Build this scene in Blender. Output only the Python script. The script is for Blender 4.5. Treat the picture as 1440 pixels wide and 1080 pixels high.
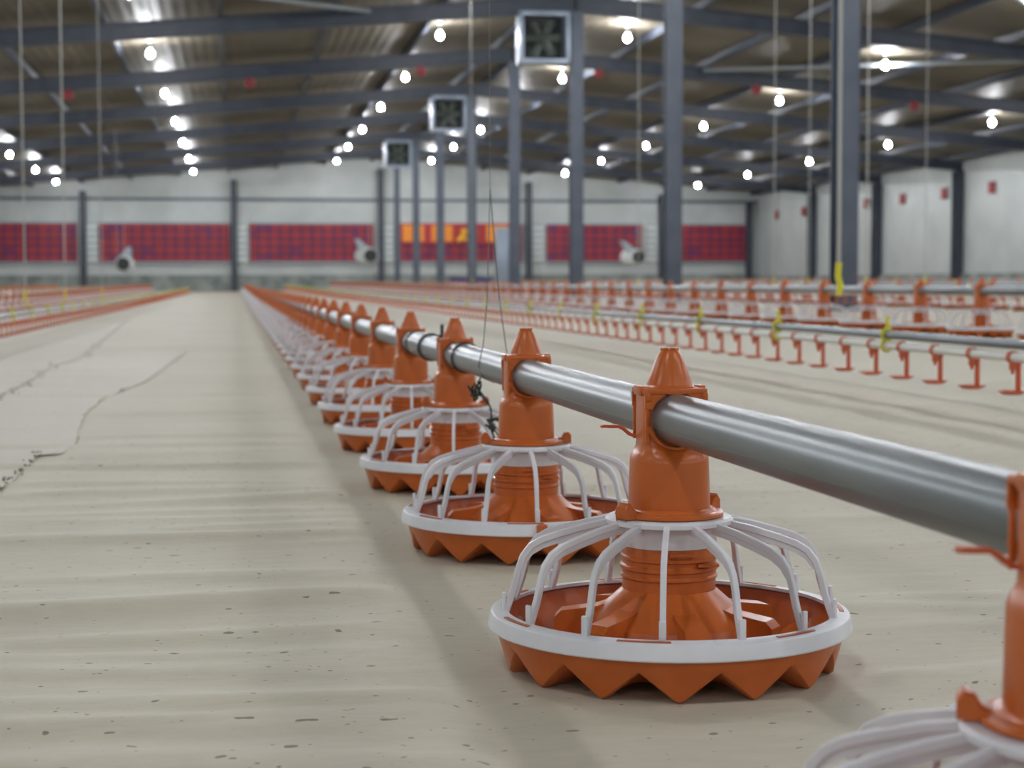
import bpy, bmesh, math, random
import numpy as np
from mathutils import Vector, Matrix
for o in list(bpy.data.objects): bpy.data.objects.remove(o)
S = bpy.context.scene
COL = S.collection
R = math.radians
PI = math.pi

# ------------------------------------------------------------------ camera
CAMH = .3485
cam = bpy.data.objects.new('camera', bpy.data.cameras.new('camera')); COL.objects.link(cam)
cam.data.sensor_width = 36; cam.data.lens = 60
YAW = math.atan(389/2400); PITCH = math.atan(141/2400); ROLL = R(.15)
cam.location = (0, 0, CAMH)
cam.matrix_world = (Matrix.Translation((0, 0, CAMH)) @ Matrix.Rotation(-YAW, 4, 'Z') @ Matrix.Rotation(PI/2-PITCH, 4, 'X')
                    @ Matrix.Rotation(-ROLL, 4, 'Z'))
cam.data.clip_start = .05; cam.data.clip_end = 300
cam.data.dof.use_dof = True
cam.data.dof.focus_distance = 1.62
cam.data.dof.aperture_fstop = 10.0
S.camera = cam

# ------------------------------------------------------------------ world, exposure, lamps' strength
w = bpy.data.worlds.new('world'); S.world = w; w.use_nodes = True
w.node_tree.nodes['Background'].inputs[0].default_value = (.75, .85, 1, 1)
w.node_tree.nodes['Background'].inputs[1].default_value = .35
S.view_settings.view_transform = 'Standard'; S.view_settings.look = 'None'
S.view_settings.gamma = 1; S.view_settings.use_curve_mapping = False
S.view_settings.exposure = 0.12
BULB_STRENGTH = 1200

# ------------------------------------------------------------------ the place
RX = 5.75; HALF = 15.6                  # ridge line and half width of the shed
XL, XR = RX-HALF, RX+HALF
YB, YE = -9.9, 68.0                     # shed ends
FR = [-3.8+6.48*k for k in range(12)]   # portal frames: ... 2.68 9.16 15.64 22.12 ...
def roofz(x): return 5.36-.083*abs(x-RX)
def beamz(x): return 4.93-.083*abs(x-RX)
def sst(a, b, t):
    t = max(0., min(1., (t-a)/(b-a))); return t*t*(3-2*t)
def ground(x, y):
    z = .083*sst(.8, 3.8, x)+.05*sst(6, 9, x)
    z += .075*sst(18, 64, y)
    return z

# ------------------------------------------------------------------ materials
def principled(name, col, rough=.5, metal=0., spec=.5, emis=None, estr=0.):
    m = bpy.data.materials.new(name); m.use_nodes = True
    b = m.node_tree.nodes['Principled BSDF']
    b.inputs['Base Color'].default_value = (*col, 1)
    b.inputs['Roughness'].default_value = rough
    b.inputs['Metallic'].default_value = metal
    b.inputs['Specular IOR Level'].default_value = spec
    if emis:
        b.inputs['Emission Color'].default_value = (*emis, 1); b.inputs['Emission Strength'].default_value = estr
    return m
def varied(name, c1, c2, scale, rough=(.4, .5), metal=0., bump=0., bscale=None, stretch=(1, 1, 1), detail=4, spec=.5, lo=.35, hi=.65, bdist=.01):
    m = principled(name, c1, rough[0], metal, spec=spec)
    nt = m.node_tree; N = nt.nodes; L = nt.links; b = N['Principled BSDF']
    tc = N.new('ShaderNodeTexCoord'); mp = N.new('ShaderNodeMapping'); mp.inputs['Scale'].default_value = stretch
    L.new(tc.outputs['Object'], mp.inputs['Vector'])
    n = N.new('ShaderNodeTexNoise'); n.inputs['Scale'].default_value = scale; n.inputs['Detail'].default_value = detail
    L.new(mp.outputs[0], n.inputs['Vector'])
    r = N.new('ShaderNodeValToRGB'); r.color_ramp.elements[0].color = (*c1, 1); r.color_ramp.elements[1].color = (*c2, 1)
    r.color_ramp.elements[0].position = lo; r.color_ramp.elements[1].position = hi
    L.new(n.outputs['Fac'], r.inputs[0]); L.new(r.outputs[0], b.inputs['Base Color'])
    mr = N.new('ShaderNodeMapRange'); mr.inputs['To Min'].default_value = rough[0]; mr.inputs['To Max'].default_value = rough[1]
    L.new(n.outputs['Fac'], mr.inputs[0]); L.new(mr.outputs[0], b.inputs['Roughness'])
    if bump:
        n2 = N.new('ShaderNodeTexNoise'); n2.inputs['Scale'].default_value = bscale or scale*3; n2.inputs['Detail'].default_value = 3
        L.new(mp.outputs[0], n2.inputs['Vector'])
        bp = N.new('ShaderNodeBump'); bp.inputs['Strength'].default_value = bump; bp.inputs['Distance'].default_value = bdist
        L.new(n2.outputs['Fac'], bp.inputs['Height']); L.new(bp.outputs[0], b.inputs['Normal'])
    return m
M = {}
M['orange'] = varied('orange_plastic', (.51, .114, .020), (.58, .138, .026), 25, (.24, .36), bump=.06, bscale=60, spec=.42, bdist=.002)
M['orange_red'] = principled('red_orange_plastic', (.60, .12, .045), .4)
M['orange_dark'] = principled('inner_orange_plastic', (.42, .10, .025), .45)
M['white'] = varied('white_plastic', (.72, .72, .76), (.80, .80, .83), 18, (.32, .45), spec=.45)
M['zinc'] = varied('galvanised_tube', (.135, .152, .163), (.21, .232, .243), 30, (.28, .40), metal=.55, bump=.05, bscale=90, stretch=(1, .12, 1), bdist=.002)
M['white_pipe'] = principled('white_water_pipe', (.74, .74, .70), .35)
M['yellow'] = principled('yellow_plastic', (.75, .68, .04), .4)
M['wire'] = principled('dark_wire', (.055, .06, .055), .45, .6)
M['wire_grey'] = principled('grey_wire', (.16, .17, .16), .4, .7)
M['black'] = principled('black_plastic', (.02, .022, .022), .5)
M['cord'] = principled('pale_cord', (.44, .44, .41), .7)
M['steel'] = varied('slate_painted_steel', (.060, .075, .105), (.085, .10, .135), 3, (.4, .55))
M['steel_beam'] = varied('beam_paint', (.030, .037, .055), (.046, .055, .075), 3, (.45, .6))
M['red'] = principled('red_plastic', (.26, .025, .03), .5)
M['wall'] = varied('white_wall_panel', (.42, .45, .44), (.50, .53, .52), .9, (.35, .5))
M['curb'] = varied('grey_green_concrete', (.15, .175, .165), (.32, .35, .33), 1.5, (.7, .8))
M['louvre'] = principled('louvre_white', (.62, .66, .64), .5)
M['grey'] = principled('grey_metal', (.32, .36, .39), .4, .4)
M['fan_frame'] = principled('fan_frame', (.28, .33, .41), .4, .3)
M['blade'] = principled('blade_green_grey', (.10, .12, .10), .4, .3)
M['blue'] = principled('blue_plastic', (.02, .04, .25), .5)
M['banner_red'] = principled('banner_red', (.42, .03, .04), .6)
M['banner_gold'] = principled('banner_gold', (.85, .28, .03), .6)
M['banner_yellow'] = principled('banner_yellow', (.9, .5, .04), .6)
M['bulb'] = principled('lit_bulb', (.9, .9, .9), .3, emis=(.93, .96, 1.0), estr=BULB_STRENGTH)

def roof_material():
    m = varied('roof_liner', (.108, .092, .068), (.15, .128, .096), .8, (.50, .60), metal=.05, spec=.3)
    nt = m.node_tree; N = nt.nodes; L = nt.links; b = N['Principled BSDF']
    tc = N.new('ShaderNodeTexCoord'); sep = N.new('ShaderNodeSeparateXYZ'); L.new(tc.outputs['Object'], sep.inputs[0])
    mu = N.new('ShaderNodeMath'); mu.operation = 'MULTIPLY'; mu.inputs[1].default_value = 2*PI/.2; L.new(sep.outputs[0], mu.inputs[0])
    si = N.new('ShaderNodeMath'); si.operation = 'SINE'; L.new(mu.outputs[0], si.inputs[0])
    bp = N.new('ShaderNodeBump'); bp.inputs['Strength'].default_value = .6; bp.inputs['Distance'].default_value = .006
    L.new(si.outputs[0], bp.inputs['Height']); L.new(bp.outputs[0], b.inputs['Normal'])
    return m
M['roof'] = roof_material()

def pad_material():
    m = principled('red_blue_grid', (.4, .03, .04), .55)
    nt = m.node_tree; N = nt.nodes; L = nt.links; b = N['Principled BSDF']
    tc = N.new('ShaderNodeTexCoord'); sep = N.new('ShaderNodeSeparateXYZ'); L.new(tc.outputs['Object'], sep.inputs[0])
    cb = N.new('ShaderNodeCombineXYZ'); L.new(sep.outputs[0], cb.inputs[0]); L.new(sep.outputs[2], cb.inputs[1])
    br = N.new('ShaderNodeTexBrick'); br.offset = 0; br.inputs['Scale'].default_value = 1
    br.inputs['Brick Width'].default_value = .42; br.inputs['Row Height'].default_value = .3
    br.inputs['Mortar Size'].default_value = .036; br.inputs['Mortar Smooth'].default_value = .1
    br.inputs['Color1'].default_value = (.36, .024, .026, 1); br.inputs['Color2'].default_value = (.27, .016, .024, 1)
    br.inputs['Mortar'].default_value = (.05, .012, .075, 1)
    L.new(cb.outputs[0], br.inputs['Vector'])
    n = N.new('ShaderNodeTexNoise'); n.inputs['Scale'].default_value = 1.3; L.new(cb.outputs[0], n.inputs['Vector'])
    ra = N.new('ShaderNodeValToRGB'); ra.color_ramp.elements[0].position = .56; ra.color_ramp.elements[1].position = .66
    L.new(n.outputs['Fac'], ra.inputs[0])
    mx = N.new('ShaderNodeMix'); mx.data_type = 'RGBA'; mx.inputs['B'].default_value = (.08, .015, .12, 1)
    mm = N.new('ShaderNodeMath'); mm.operation = 'MULTIPLY'; mm.inputs[1].default_value = .5
    L.new(ra.outputs[0], mm.inputs[0])
    L.new(mm.outputs[0], mx.inputs['Factor']); L.new(br.outputs['Color'], mx.inputs['A'])
    L.new(mx.outputs['Result'], b.inputs['Base Color'])
    return m
M['pad'] = pad_material()

def floor_material(name, c1, c2):
    m = principled(name, c1, .62, spec=.35)
    nt = m.node_tree; N = nt.nodes; L = nt.links; b = N['Principled BSDF']
    tc = N.new('ShaderNodeTexCoord')
    def noise(scale, st, det=4, rough=.55):
        mp = N.new('ShaderNodeMapping'); mp.inputs['Scale'].default_value = st; L.new(tc.outputs['Object'], mp.inputs[0])
        n = N.new('ShaderNodeTexNoise'); n.inputs['Scale'].default_value = scale; n.inputs['Detail'].default_value = det
        n.inputs['Roughness'].default_value = rough
        L.new(mp.outputs[0], n.inputs[0]); return n.outputs['Fac']
    def ramp(src, a, b_, ca, cb):
        r = N.new('ShaderNodeValToRGB'); r.color_ramp.elements[0].position = a; r.color_ramp.elements[1].position = b_
        r.color_ramp.elements[0].color = (*ca, 1); r.color_ramp.elements[1].color = (*cb, 1); L.new(src, r.inputs[0]); return r.outputs[0]
    base = ramp(noise(.9, (1, 1, 1)), .3, .7, c1, c2)
    fib = ramp(noise(60, (.35, 1, 1), 5, .7), .3, .7, (.90, .90, .89), (1, 1, 1))
    # dark specks of dirt and pale crumbs
    spk = ramp(noise(75, (.75, 1, 1), 1, .4), .245, .265, (.38, .35, .30), (1, 1, 1))
    spk2 = ramp(noise(140, (.75, 1, 1), 1, .5), .225, .25, (.45, .42, .36), (1, 1, 1))
    def mul(a, b_):
        x = N.new('ShaderNodeMix'); x.data_type = 'RGBA'; x.blend_type = 'MULTIPLY'; x.inputs['Factor'].default_value = 1
        L.new(a, x.inputs['A']); L.new(b_, x.inputs['B']); return x.outputs['Result']
    L.new(mul(mul(mul(base, fib), spk), spk2), b.inputs['Base Color'])
    bp = N.new('ShaderNodeBump'); bp.inputs['Strength'].default_value = .35; bp.inputs['Distance'].default_value = .004
    L.new(noise(7, (.35, 1, 1), 4, .6), bp.inputs['Height'])
    bp2 = N.new('ShaderNodeBump'); bp2.inputs['Strength'].default_value = .25; bp2.inputs['Distance'].default_value = .001
    L.new(noise(160, (.6, 1, 1), 3), bp2.inputs['Height']); L.new(bp.outputs[0], bp2.inputs['Normal'])
    L.new(bp2.outputs[0], b.inputs['Normal'])
    return m
M['paper'] = floor_material('paper_floor', (.545, .498, .390), (.61, .565, .452))
M['paper2'] = floor_material('paper_sheet', (.585, .55, .455), (.635, .60, .505))

# ------------------------------------------------------------------ mesh helpers
class MB:
    def __init__(s): s.v = []; s.f = []; s.m = []; s.mi = 0
    def add(s, vs, fs):
        o = len(s.v); s.v += [tuple(v) for v in vs]; s.f += [tuple(i+o for i in f) for f in fs]; s.m += [s.mi]*len(fs)
    def lathe(s, prof, n=48, c=(0, 0, 0), close=False, sx=1, sy=1):
        k = len(prof); vs = []
        for i in range(n):
            a = 2*PI*i/n; ca, sa = math.cos(a), math.sin(a)
            for r, z in prof: vs.append((c[0]+r*ca*sx, c[1]+r*sa*sy, c[2]+z))
        fs = []
        for i in range(n):
            j = (i+1) % n
            for q in range(k if close else k-1):
                q2 = (q+1) % k
                fs.append((i*k+q, j*k+q, j*k+q2, i*k+q2))
        s.add(vs, fs)
        if not close:
            for q in (0, k-1):
                if prof[q][0] > 1e-6:
                    ring = [len(s.v)-n*k+i*k+q for i in range(n)]
                    s.f.append(tuple(ring if q else ring[::-1])); s.m.append(s.mi)
    def loft(s, rings, caps=True):
        n = len(rings[0]); vs = [p for r in rings for p in r]; fs = []
        for k in range(len(rings)-1):
            for i in range(n):
                j = (i+1) % n; fs.append((k*n+i, k*n+j, (k+1)*n+j, (k+1)*n+i))
        if caps: fs.append(tuple(range(n))[::-1]); fs.append(tuple((len(rings)-1)*n+i for i in range(n)))
        s.add(vs, fs)
    def box(s, lo, hi, mat=None, bev=0):
        bm = bmesh.new(); bmesh.ops.create_cube(bm, size=1)
        d = [hi[i]-lo[i] for i in range(3)]; c = [(hi[i]+lo[i])/2 for i in range(3)]
        for v in bm.verts: v.co = Vector((v.co.x*d[0]+c[0], v.co.y*d[1]+c[1], v.co.z*d[2]+c[2]))
        if bev: bmesh.ops.bevel(bm, geom=bm.edges[:], offset=bev, segments=2, affect='EDGES', profile=.5)
        if mat: bmesh.ops.transform(bm, matrix=mat, verts=bm.verts)
        bm.verts.index_update()
        s.add([v.co[:] for v in bm.verts], [[v.index for v in f.verts] for f in bm.faces]); bm.free()
    def tube(s, pts, r, n=8, up=None, rect=None, caps=True):
        pts = [Vector(p) for p in pts]; rings = []; prev = None
        for i, p in enumerate(pts):
            t = (pts[min(i+1, len(pts)-1)]-pts[max(i-1, 0)]).normalized()
            if up is not None: a = Vector(up)
            elif prev is not None: a = prev
            else: a = Vector((0, 0, 1)) if abs(t.z) < .9 else Vector((1, 0, 0))
            sd = t.cross(a).normalized(); nn = sd.cross(t).normalized(); prev = nn
            if rect:
                w, h = rect; b = min(w, h)*.28
                cs = [(w-b, h), (w, h-b), (w, -h+b), (w-b, -h), (-w+b, -h), (-w, -h+b), (-w, h-b), (-w+b, h)]
                rings.append([tuple(p+sd*x+nn*y) for x, y in cs])
            else:
                rr = r[i] if isinstance(r, (list, tuple)) else r
                rings.append([tuple(p+sd*(rr*math.cos(2*PI*k/n))+nn*(rr*math.sin(2*PI*k/n))) for k in range(n)])
        s.loft(rings, caps)
    def torus(s, c, R_, r, axis='Z', n=24, m=8, tilt=0):
        vs = []; fs = []
        for i in range(n):
            a = 2*PI*i/n
            for j in range(m):
                b = 2*PI*j/m; x = (R_+r*math.cos(b))*math.cos(a); y = (R_+r*math.cos(b))*math.sin(a); z = r*math.sin(b)+tilt*x
                if axis == 'Y': x, y, z = x, z, y
                if axis == 'X': x, y, z = z, x, y
                vs.append((c[0]+x, c[1]+y, c[2]+z))
                fs.append((i*m+j, ((i+1) % n)*m+j, ((i+1) % n)*m+(j+1) % m, i*m+(j+1) % m))
        s.add(vs, fs)
    def mesh(s, name, mats, smooth=True, ang=38):
        me = bpy.data.meshes.new(name); me.from_pydata(s.v, [], s.f)
        for m in (mats if isinstance(mats, (list, tuple)) else [mats]): me.materials.append(m)
        me.polygons.foreach_set('material_index', s.m)
        bm = bmesh.new(); bm.from_mesh(me); bmesh.ops.recalc_face_normals(bm, faces=bm.faces); bm.to_mesh(me); bm.free()
        if smooth:
            me.polygons.foreach_set('use_smooth', [True]*len(me.polygons)); me.set_sharp_from_angle(angle=R(ang))
        me.update(); return me
    def build(s, name, mats, parent=None, loc=(0, 0, 0), **k):
        o = bpy.data.objects.new(name, s.mesh(name, mats, **k)); COL.objects.link(o); o.location = loc
        if parent: o.parent = parent
        return o
def tag(o, label=None, cat=None, group=None, kind=None):
    if label: o['label'] = label
    if cat: o['category'] = cat
    if group: o['group'] = group
    if kind: o['kind'] = kind
    return o
def empty(name, loc=(0, 0, 0), rz=0):
    o = bpy.data.objects.new(name, None); COL.objects.link(o); o.location = loc; o.rotation_euler.z = rz
    o.empty_display_size = .1; return o
KIDS = {}
def children(o): return [c for c in bpy.data.objects if c.parent == o]
def copy_tree(o, parent=None):
    if o.name not in KIDS: KIDS[o.name] = children(o)
    kids = KIDS[o.name]
    c = o.copy(); COL.objects.link(c); c.parent = parent
    for ch in kids: copy_tree(ch, c)
    return c
ORD = ['nearest', 'second nearest', 'third nearest', 'fourth nearest', 'fifth nearest', 'sixth nearest', 'seventh nearest',
       'eighth nearest', 'ninth nearest', 'tenth nearest', 'eleventh nearest', 'twelfth nearest']

# ------------------------------------------------------------------ floor (paper laid in folds over the ground)
rnd = random.Random(7)
folds = []
for y0, xa, xb, amp in ((1.42, -.6, .6, .0075), (1.62, -.5, .45, .002), (1.88, -.7, .6, .0075), (2.05, -.3, .5, .003), (2.38, -.8, .4, .006),
                        (2.58, -.4, .5, .003), (2.82, -.2, .7, .003), (3.34, -.9, .4, .007), (3.6, -.3, .5, .002), (4.0, -.8, .5, .004),
                        (4.7, -.7, .4, .004), (5.5, -1, .4, .005), (6.3, -.8, .4, .004), (1.15, -.4, .5, .003)):
    folds.append((y0, (xa+xb)/2, (xb-xa)/2, amp, .030+.018*rnd.random(), rnd.uniform(-.03, .08)))
for i in range(190):
    y0 = .9*math.exp(rnd.random()*2.9)
    folds.append((y0, rnd.uniform(-.35, .62)*y0, rnd.uniform(.10, .5)*(.5+.25*y0), rnd.uniform(.001, .0042), rnd.uniform(.012, .035)*(1+.1*y0), rnd.uniform(-.14, .14)))
ys = [YB, -6, -3, -1, 0., .3]
y = .45
while y < YE: ys.append(y); y = y*1.0075+.002
ys.append(YE)
xs = list(np.arange(XL, -2, .35))+list(np.arange(-2, 3.4, .03))+list(np.arange(3.4, XR, .3))+[XR]
YY, XX = np.meshgrid(np.array(ys), np.array(xs), indexing='ij')
gz = np.vectorize(ground)(XX, YY).astype(float)
for y0, xc, xl, amp, wd, sl in folds:
    d = (YY-y0-sl*(XX-xc)-.02*np.sin(XX*5+y0*7))/wd
    gz += amp*np.exp(-d*d)*np.exp(-((XX-xc)/xl)**4)
near = np.clip((14-YY)/6, 0, 1)*np.clip((YY-.2)/.3, 0, 1)
gz += .0022*near*(np.sin(YY*11+1.3*np.sin(XX*1.7)+XX*.9)*np.sin(XX*1.1+YY*.6))
# keep the paper flat under the feeders' pans
gz = np.where(np.abs(XX-.375) < .2, np.minimum(gz, np.vectorize(ground)(XX, YY)+.0004), gz)
ny, nx = gz.shape
V = np.stack([XX.ravel(), YY.ravel(), gz.ravel()], 1)
I = np.arange(ny*nx).reshape(ny, nx)
F = np.stack([I[:-1, :-1].ravel(), I[:-1, 1:].ravel(), I[1:, 1:].ravel(), I[1:, :-1].ravel()], 1)
me = bpy.data.meshes.new('floor'); me.from_pydata(V.tolist(), [], F.tolist()); me.materials.append(M['paper'])
me.polygons.foreach_set('use_smooth', [True]*len(me.polygons)); me.update()
fl = bpy.data.objects.new('floor', me); COL.objects.link(fl)
tag(fl, 'beige paper laid in shallow folds over the whole shed floor', kind='structure')

# ------------------------------------------------------------------ shed shell
def wall_box(name, lo, hi, mat, label):
    b = MB(); b.box(lo, hi); return tag(b.build(name, mat, smooth=False), label, kind='structure')
def gable(name, y0, y1, label):
    b = MB(); top = .12
    P = [(XL, -.3), (XR, -.3), (XR, roofz(XR)+top), (RX, roofz(RX)+top), (XL, roofz(XL)+top)]
    b.add([(x, y0, z) for x, z in P]+[(x, y1, z) for x, z in P], [(0, 1, 2, 3, 4), (9, 8, 7, 6, 5)]+[(i, (i+1) % 5, 5+(i+1) % 5, 5+i) for i in range(5)])
    return tag(b.build(name, M['wall'], smooth=False), label, kind='structure')
gable('wall_far', YE, YE+.15, 'white panelled end wall at the far end of the shed')
wall_box('wall_right', (XR, YB, -.3), (XR+.12, YE, roofz(XR)+.1), M['wall'], 'white panelled side wall on the right')
wall_box('wall_left', (XL-.12, YB, -.3), (XL, YE, roofz(XL)+.1), M['wall'], 'white panelled side wall beyond the left rows')
b = MB()
for s_ in (-1, 1):
    xe = RX+s_*(HALF+.12)
    P = [(RX, roofz(RX)), (xe, roofz(xe)), (xe, roofz(xe)+.1), (RX, roofz(RX)+.1)]
    b.add([(x, YB, z) for x, z in P]+[(x, YE+.15, z) for x, z in P], [(0, 1, 2, 3), (7, 6, 5, 4)]+[(i, (i+1) % 4, 4+(i+1) % 4, 4+i) for i in range(4)])
tag(b.build('ceiling', M['roof'], smooth=False), 'brownish grey ribbed roof lining with two shallow slopes', kind='structure')
wall_box('baseboard_far', (XL, YE-.12, -.2), (XR, YE, .72), M['curb'], 'stained grey green concrete curb along the end wall')
wall_box('baseboard_right', (XR-.1, YB, -.2), (XR, YE-.12, .62), M['curb'], 'low grey concrete curb along the right wall')
wall_box('trim_1', (XL+.1, YE-.1, 3.62), (XR-.1, YE, 3.72), M['steel'], 'thin grey horizontal rail across the top of the end wall')

def ibeam_v(name, x, y, z0, z1, w=.21, d=.21, t=.022, mat=None, parent=None):
    b = MB(); h = w/2
    b.box((x-h, y-d/2, z0), (x+h, y-d/2+t, z1)); b.box((x-h, y+d/2-t, z0), (x+h, y+d/2, z1)); b.box((x-t/2, y-d/2+t, z0), (x+t/2, y+d/2-t, z1))
    return b.build(name, mat or M['steel'], smooth=False, parent=parent)
# portal frame rafters, columns on the ridge line, wall posts
colfr = [f for f in FR if f < YE-1]
for k, fy in enumerate(FR[:-1]):
    vis = fy > 26
    rt = empty('roof_beam', (RX, fy, beamz(RX)))
    for s_ in (-1, 1):
        b = MB(); xe = s_*(HALF-.02)
        prof = [(-.1, 0), (.1, 0), (.1, .02), (.012, .02), (.012, .26), (.1, .26), (.1, .28), (-.1, .28), (-.1, .26), (-.012, .26), (-.012, .02), (-.1, .02)]
        ra = [(0, p[0], p[1]) for p in prof]; rb = [(xe, p[0], p[1]-.083*HALF) for p in prof]
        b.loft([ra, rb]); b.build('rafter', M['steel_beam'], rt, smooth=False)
    b = MB(); b.box((-.28, -.11, -.02), (.28, .11, .0)); b.box((-.012, -.1, .0), (.012, .1, .27)); b.build('ridge_plate', M['steel_beam'], rt, smooth=False)
    if fy > 26:
        n = [f for f in FR if f > 26].index(fy)
        tag(rt, 'dark slate roof beam spanning the shed, %s of the beams in view' % ORD[n], 'roof beam', 'roof beams')
    else: tag(rt, 'dark slate roof beam above the camera, out of the view', 'roof beam', 'roof beams')
for k, fy in enumerate(colfr):
    if fy < 15: continue
    gx = ground(RX, fy)
    rt = empty('steel_column', (RX, fy, gx))
    b = MB(); b.box((-.16, -.16, -.01), (.16, .16, .016)); b.build('base_plate', M['steel'], rt, smooth=False)
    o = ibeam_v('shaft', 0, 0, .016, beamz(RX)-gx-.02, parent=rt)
    n = len([f for f in colfr if 15 < f < fy])
    tag(rt, 'dark slate steel column on the ridge line, %s of the nine columns' % ORD[n] if n else 'widest dark slate steel column, standing behind the second feeder row', 'column', 'steel columns down the middle of the shed')
for k, fy in enumerate(f for f in FR[:-1] if f > 33):
    o = ibeam_v('side_post', XR-.17, fy, .1, beamz(XR-.2)-.02, w=.3, d=.2, mat=M['steel_beam'])
    tag(o, 'dark steel post against the right wall, %s of those posts' % ORD[k], 'post', 'posts along the right wall')
WC = [0, RX, 11.7, 17.2, -5.75]
wn = ['fourth from the right corner', 'at the ridge line', 'third from the right corner', 'next to the right corner post', 'leftmost in view']
for x, s_ in zip(WC, wn):
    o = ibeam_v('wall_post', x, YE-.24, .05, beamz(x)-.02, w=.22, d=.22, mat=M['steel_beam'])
    tag(o, 'dark steel post against the far end wall, '+s_, 'post', 'posts of the end wall')
o = ibeam_v('wall_post', XR-.5, YE-.24, .05, beamz(XR-.5)-.02, w=.24, d=.22, mat=M['steel_beam']); tag(o, 'dark steel post in the far right corner of the shed', 'post', 'posts of the end wall')
# purlins under the roof lining, running the length of the shed
px_all = [RX+s_*(.35+1.86*i) for s_ in (-1, 1) for i in range(9)]
px_all = sorted(x for x in px_all if XL < x < XR)
lft = [x for x in px_all if x < RX][::-1]; rgt = [x for x in px_all if x > RX]
for side, arr in (('left', lft), ('right', rgt)):
    for i, x in enumerate(arr):
        b = MB(); z = roofz(x)
        b.box((-.035, YB, z-.15), (.035, YE, z-.005))
        o = b.build('purlin', M['steel_beam'], loc=(x, 0, 0), smooth=False)
        tag(o, 'long dark purlin under the roof, %s to the ridge on the %s slope' % (ORD[i], side), 'purlin', 'roof purlins')
# diagonal tubes bracing the roof between two frames
for i, (x0, x1, fa, side) in enumerate(((RX-9, RX-3.5, FR[4], 'left'), (RX+4.0, RX+9.5, FR[4], 'right'), (RX+9.5, RX+4, FR[5], 'nearer the right wall'))):
    b = MB(); b.tube([(x0, fa+.15, beamz(x0)+.2), (x1, fa+6.33, beamz(x1)+.2)], .035, 8)
    tag(b.build('brace_tube', M['grey']), 'pale grey diagonal bracing tube under the %s roof slope' % side, 'brace')

# ------------------------------------------------------------------ end wall: red panels with blue grid, louvres, banner, side wall tags
segs = [(-9.75, -5.98, 'leftmost, cut by the left edge'), (-5.15, -.17, 'between the two leftmost posts'), (.62, 5.45, 'left of the columns'),
        (6.4, 11.45, 'behind the banner'), (12.45, 16.35, 'right of the banner'), (17.75, 20.7, 'nearest the right corner')]
for x0, x1, s_ in segs:
    rt = empty('grid_panel', ((x0+x1)/2, YE-.05, 1.24)); hw = (x1-x0)/2
    b = MB(); b.box((-hw, -.12, 0), (hw, .04, 1.48)); b.build('panel_face', M['pad'], rt, smooth=False)
    b = MB()
    b.box((-hw-.03, -.16, -.05), (hw+.03, .04, 0)); b.box((-hw-.03, -.16, 1.48), (hw+.03, .04, 1.53))
    b.build('frame', M['grey'], rt, smooth=False)
    tag(rt, 'dark red panel with blue grid, '+s_, 'panel', 'red grid panels on the end wall')
for x0, s_ in ((-5.62, 'leftmost'), (.1, 'beside the red panel left of the columns'), (11.85, 'right of the banner'), (16.6, 'beside the white heater on the right'), (RX+.05, 'at the ridge line')):
    rt = empty('louvre', (x0, YE-.02, 1.24)); b = MB()
    for i in range(6): b.box((0, -.14, .02+i*.25), (.42, -.02, .17+i*.25))
    b.build('slats', M['louvre'], rt, smooth=False)
    b = MB(); b.box((0, -.02, 0), (.42, .01, 1.5)); b.build('backing', M['grey'], rt, smooth=False)
    tag(rt, 'narrow white louvre strip on the end wall, '+s_, 'louvre', 'louvre strips on the end wall')
rt = empty('banner', (6.45, YE-.28, 1.95))
b = MB(); b.box((0, 0, -.0), (4.6, .02, .80)); b.build('cloth', M['banner_red'], rt, smooth=False)
b = MB()
for x0 in (.15, 1.3, 3.5): b = MB(); b.box((x0, -.012, .08), (x0+.85, 0, .74)); b.build('gold_letter', M['banner_gold'], rt, smooth=False)
b = MB()
b.tube([(2.35, -.02, .1), (2.6, -.02, .4), (3.0, -.02, .7)], .09, 6); b.tube([(2.5, -.02, .55), (3.1, -.02, .35)], .10, 6); b.tube([(2.4, -.02, .2), (3.1, -.02, .15)], .08, 6)
b.build('yellow_lettering', M['banner_yellow'], rt)
tag(rt, 'red banner with blurred orange and yellow lettering hung on the end wall behind the columns', 'banner')
for i, yy in enumerate((39.5, 42.8, 46.0, 49.3, 52.6, 55.8, 59.1, 62.3, 65.6)):
    rt = empty('wall_marker', (XR-.02, yy, 3.05))
    b = MB(); b.box((-.06, -.19, -.17), (.0, .19, .17), bev=.01); b.build('plate', M['red'], rt)
    b = MB(); b.box((-.075, -.07, -.06), (-.06, .07, .06)); b.build('catch', M['banner_red'], rt)
    tag(rt, 'small dark red square high on the right wall, %s of its row' % ORD[i], 'wall marker', 'red squares on the right wall')

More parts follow.
